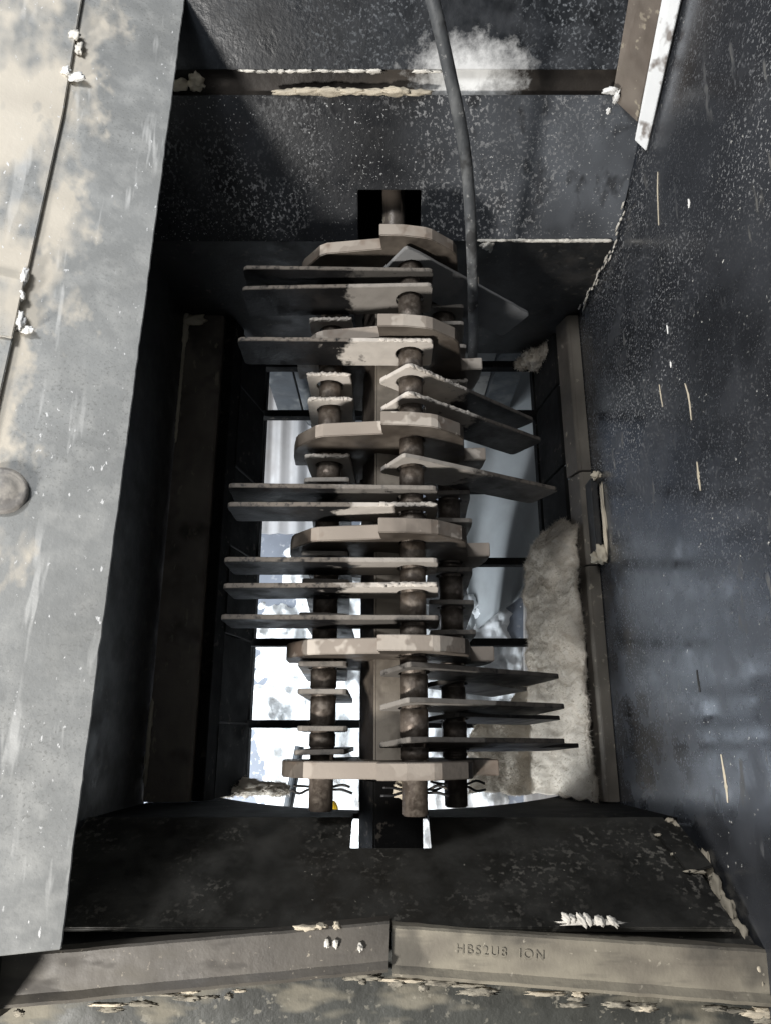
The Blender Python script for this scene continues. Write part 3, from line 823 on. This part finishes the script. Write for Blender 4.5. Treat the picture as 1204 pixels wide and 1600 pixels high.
fluffmass('fibre_tuft', [((-0.315, -0.098, -0.41), (0.03, 0.012, 0.03)), ((-0.285, -0.094, -0.43), (0.045, 0.016, 0.016)), ((-0.245, -0.098, -0.44), (0.04, 0.012, 0.012)), ((-0.215, -0.10, -0.445), (0.02, 0.012, 0.008))], 7000, 'grey tan fluff in the near left corner below the rail', ln=0.006, wd=0.0004)
fluffmass('fibre_tuft', [((0.352, 0.848, -0.40), (0.03, 0.02, 0.03)), ((0.372, 0.845, -0.37), (0.016, 0.02, 0.03)), ((0.325, 0.85, -0.425), (0.014, 0.012, 0.012))], 6000, 'torn beige fluff in the far right corner beyond the rail', ln=0.008)
def lumps(name, label, parts, mat, cat='residue'):
    bm = bmesh.new()
    for i, (c, sz) in enumerate(parts): lump(bm, c, sz, i * 1.37 + c[0] * 40 + c[1] * 17, 0.65, 1.9)
    return tag(link(name, bm, mat, None, True), label, cat)
FY = lambda z: 0.87 + cf * z
# pale ridge on the far joint, right side
bm = bmesh.new()
for i in range(26):
    x = 0.175 + 0.228 * i / 25
    if i in (3, 5, 6): continue
    sz = random.uniform(0.0028, 0.0045) * (0.6 if i < 8 else 1)
    lump(bm, (x, 0.8685, 0.004 + random.uniform(-0.0006, 0.0006)), (random.uniform(0.008, 0.013), 0.0028, sz), i * 2.7, 0.35, 1.6, 3)
lump(bm, (0.29, 0.8705, 0.003), (0.12, 0.0018, 0.0018), 1, 0.2, 3, 3)
lump(bm, (0.20, 0.8705, 0.002), (0.03, 0.0018, 0.0025), 1, 0.2, 3, 3)
lump(bm, (0.185, 0.865, -0.006), (0.010, 0.004, 0.012), 2, 0.6)
lump(bm, (0.194, 0.866, -0.018), (0.003, 0.003, 0.010), 3, 0.6)
tag(link('residue_ridge', bm, M['weld'], None, True), 'cream ridge of caked dust along the far joint, right of the cable', 'residue')
# corner crust between far plate and right wall
bm = bmesh.new()
for i in range(26):
    t = i / 25
    z = 0.06 - 0.27 * t
    yy = FY(z) - 0.004 if z > 0 else 0.868
    lump(bm, (0.421 + 0.04 * z - random.uniform(0, 0.006), yy - random.uniform(0, 0.01), z), (random.uniform(0.0006, 0.0022), 0.002, random.uniform(0.004, 0.012)), i * 1.3, 0.9, 2.6, 3)
tag(link('corner_crust', bm, M['weld'], None, True), 'white dusty crust down the far right corner of the hopper', 'residue')
lumps('residue_chip', 'curled white chip on the far lip beside the corner strip', [((0.366, 1.004, 0.203), (0.012, 0.004, 0.007)), ((0.376, 1.000, 0.192), (0.005, 0.004, 0.013)), ((0.368, 0.992, 0.172), (0.004, 0.003, 0.009))], M['white'])
lumps('residue_chip', 'white dust chip on the right corner above the cream ridge', [((0.424, 0.925, 0.055), (0.004, 0.006, 0.012)), ((0.421, 0.915, 0.040), (0.004, 0.005, 0.008))], M['white'])
lumps('dust_lump', 'cream dust block at the far left under the chute edge', [((-0.335, 1.012, 0.207), (0.02, 0.008, 0.010)), ((-0.305, 1.012, 0.212), (0.012, 0.008, 0.014)), ((-0.36, 1.01, 0.207), (0.015, 0.006, 0.010))], M['tanres'])
lumps('dust_ridge', 'tan flaky dust ridge on the far lip left of the cable', [((-0.16 + 0.035 * i, 1.006, 0.198 + 0.002 * (i % 2)), (0.022, 0.005, 0.004 + 0.002 * (i % 3))) for i in range(7)], M['tanres'])
lumps('dust_lump', 'tan dust lump clinging to the lug on the right rail', [((0.408, 0.332, -0.205), (0.012, 0.018, 0.010)), ((0.414, 0.40, -0.196), (0.004, 0.06, 0.006)), ((0.407, 0.487, -0.20), (0.009, 0.008, 0.008)), ((0.402, 0.325, -0.215), (0.012, 0.010, 0.010))], M['tanres'])
bm = bmesh.new()
random.seed(3)
for i, x0 in enumerate((0.209, 0.215, 0.226, 0.233, 0.247, 0.262)):
    lump(bm, (x0, -0.1985 - 0.0009 * i + random.uniform(-0.001, 0.001), 0.1962), (random.uniform(0.0035, 0.005), random.uniform(0.005, 0.0085), 0.003), i * 1.9, 0.5, 1.8, 3, Matrix.Rotation(random.uniform(0.5, 0.9), 3, 'Z'))
lump(bm, (0.238, -0.2035, 0.195), (0.036, 0.003, 0.002), 8, 0.6, 3.5, 3)
tag(link('wood_shaving', bm, M['weld'], None, True), 'cream shavings lying on the near plate above the right angle iron', 'shavings')
lumps('dust_lump', 'cream crumb on the end of the brown left angle iron', [((-0.088, -0.2065, 0.207), (0.014, 0.003, 0.003)), ((-0.072, -0.204, 0.210), (0.006, 0.003, 0.004)), ((-0.055, -0.204, 0.209), (0.004, 0.004, 0.004))], M['tanres'])
for x, y in ((-0.066, -0.222), (-0.056, -0.222), (-0.028, -0.226)):
    lumps('dust_crumb', {-0.066: 'leftmost of three cream crumbs on the brown angle iron', -0.056: 'middle one of three cream crumbs on the brown angle iron', -0.028: 'rightmost of three cream crumbs on the brown angle iron'}[x], [((x, y, 0.2085), (0.003, 0.0045, 0.002))], M['weld'], 'crumb')
lumps('dust_lump', 'upper tan dust smear on the near plate corner by the right wall', [((0.404, -0.112, 0.016), (0.006, 0.003, 0.005)), ((0.4085, -0.117, 0.020), (0.004, 0.004, 0.009))], M['tanres'])
lumps('dust_lump', 'small tan fleck at the upper left of the near corner tab', [((0.375, -0.128, 0.045), (0.005, 0.002, 0.004))], M['tanres'])
lumps('dust_lump', 'small tan fleck at the left edge of the near corner tab', [((0.383, -0.148, 0.075), (0.004, 0.002, 0.005))], M['tanres'])
lumps('dust_lump', 'tan crumbs along the lower edge of the near corner tab', [((0.392, -0.164, 0.107), (0.009, 0.002, 0.003)), ((0.403, -0.165, 0.106), (0.009, 0.002, 0.002))], M['tanres'])
lumps('dust_drift', 'tan dust drift along the foot of the right wall at the near corner', [((0.424, -0.165 - 0.022 * i, 0.075 + 0.026 * i), (0.006 + 0.001 * i, 0.02, 0.016)) for i in range(5)], M['tanres'])
lumps('residue_chip', 'white chip on the chute seam near the top left', [((-0.425, 0.866, chz(-0.425) + 0.006), (0.012, 0.008, 0.004)), ((-0.434, 0.868, chz(-0.434) + 0.010), (0.006, 0.006, 0.004))], M['white'])
lumps('residue_chip', 'large white chip on the chute seam beside the seam plate', [((-0.4405, 0.482, chz(-0.4405) + 0.007), (0.006, 0.012, 0.005)), ((-0.434, 0.472, chz(-0.434) + 0.005), (0.009, 0.005, 0.003))], M['white'])
lumps('residue_chip', 'small white chip on the chute seam above the seam plate', [((-0.4425, 0.542, chz(-0.4425) + 0.008), (0.004, 0.012, 0.005)), ((-0.4425, 0.515, chz(-0.4425) + 0.008), (0.004, 0.007, 0.004))], M['white'])
lumps('dust_lump', 'pale dust crumbs at the top of the chute seam', [((-0.432, 0.935, chz(-0.432) + 0.008), (0.008, 0.008, 0.004)), ((-0.425, 0.918, chz(-0.425) + 0.005), (0.006, 0.01, 0.004))], M['weld'])
lumps('dust_drift', 'tan dust caked at the far end of the left rail', [((-0.4275, 0.86 - 0.02 * i, -0.2485), (0.006 if i < 3 else 0.003, 0.022, 0.004 if i < 3 else 0.002)) for i in range(14)] + [((-0.410, 0.858, -0.247), (0.022, 0.012, 0.006))], M['tanres'])
lumps('dust_drift', 'thin tan dust line at the near end of the left rail', [((-0.4275, 0.05 - 0.022 * i, -0.2485), (0.0035, 0.02, 0.003)) for i in range(6)], M['tanres'])

# ------------------------------------------------------------------ things on the floor below
bm = bmesh.new()
nx, ny = 190, 190
g = {}
for i in range(nx + 1):
    for j in range(ny + 1):
        x = -0.6 + 1.1 * i / nx; y = -0.5 + 1.2 * j / ny
        d = math.hypot((x - 0.0) / 0.40, (y - 0.13) / 0.48)
        lum = noise.noise(Vector((x * 14, y * 14, 2))) * 0.028 + noise.noise(Vector((x * 38, y * 38, 5))) * 0.013 + noise.noise(Vector((x * 90, y * 90, 9))) * 0.005 + noise.noise(Vector((x * 170, y * 170, 3))) * 0.002
        ed = noise.noise(Vector((x * 9, y * 9, 1))) * 0.22 + noise.noise(Vector((x * 34, y * 34, 4))) * 0.10
        z = -0.955 + 0.13 * max(-0.3, 1.02 - d + ed) ** 1 + (lum if d + 0.0 < 1.1 - ed * 0 else lum * 0.2)
        g[i, j] = bm.verts.new((x, y, z))
for i in range(nx):
    for j in range(ny): bm.faces.new((g[i, j], g[i + 1, j], g[i + 1, j + 1], g[i, j + 1]))
tag(link('powder_heap', bm, M['powder'], None, True), 'bright white powder heaped on the floor under the mill', 'powder', kind='stuff')
# ribbed pale sheet, lying behind the heap on the left
bm = bmesh.new()
rows = []
for i in range(81):
    x = -0.62 + 0.42 * i / 80
    z = -0.86 + 0.006 * math.cos(i * 2 * math.pi / 10)
    rows.append([bm.verts.new((x, 0.56 + 0.004 * noise.noise(Vector((i * 0.4, 0, 0))), z - 0.03)), bm.verts.new((x, 1.5, z + 0.05)), bm.verts.new((x, 1.5, z + 0.04)), bm.verts.new((x, 0.56, z - 0.04))])
for a, b in zip(rows, rows[1:]):
    for k in range(4): bm.faces.new((a[k], a[(k + 1) % 4], b[(k + 1) % 4], b[k]))
tag(link('ribbed_sheet', bm, M['sheet'], None, True), 'pale grey ribbed sheet on the floor behind the powder at left', 'sheet')
# white cloth, right
bm = bmesh.new()
rows = []
for j in range(61):
    t = j / 60
    cx = 0.50 - 0.19 * t; cy = 1.25 - 0.92 * t
    hw = 0.22 - 0.15 * t ** 2
    row = []
    for i in range(41):
        u = i / 40 * 2 - 1
        fold = 0.022 * math.sin(u * 5.5 + 2.2 * t + 1.3 * noise.noise(Vector((u, t * 2, 0)))) + 0.008 * noise.noise(Vector((u * 4, t * 6, 3)))
        row.append(bm.verts.new((cx + u * hw, cy + u * 0.05, -0.74 - 0.14 * t + fold - 0.06 * u * u)))
    rows.append(row)
for a, b in zip(rows, rows[1:]):
    for i in range(40): bm.faces.new((a[i], a[i + 1], b[i + 1], b[i]))
e = bmesh.ops.extrude_face_region(bm, geom=bm.faces[:])
bmesh.ops.translate(bm, vec=(0, 0, -0.002), verts=[v for v in e['geom'] if isinstance(v, bmesh.types.BMVert)])
tag(link('white_cloth', bm, M['tarp'], None, True), 'white cloth draped on the floor below the right side', 'cloth')
bm = bmesh.new(); box(bm, 0.37, 0.62, -0.25, 0.62, -0.935, -0.90, Matrix.Rotation(R(-3), 4, 'Z'))
tag(link('floor_board', bm, M['board'], None, False, 0.003), 'grey board lying on the floor below the right side', 'board')
bm = bmesh.new(); lump(bm, (-0.128, -0.165, -0.79), (0.012, 0.018, 0.010), 2, 0.3, 1.2)
tag(link('yellow_scrap', bm, M['yellow'], None, True), 'small yellow scrap lying on the white powder at the near end', 'scrap')
bm = bmesh.new(); cyl(bm, (-0.215, -0.02, -0.80), (-0.25, -0.24, -0.80), 0.012, 16)
tag(link('grey_tube', bm, M['leg'], None, False), 'short grey tube lying on the powder at the near end', 'tube')
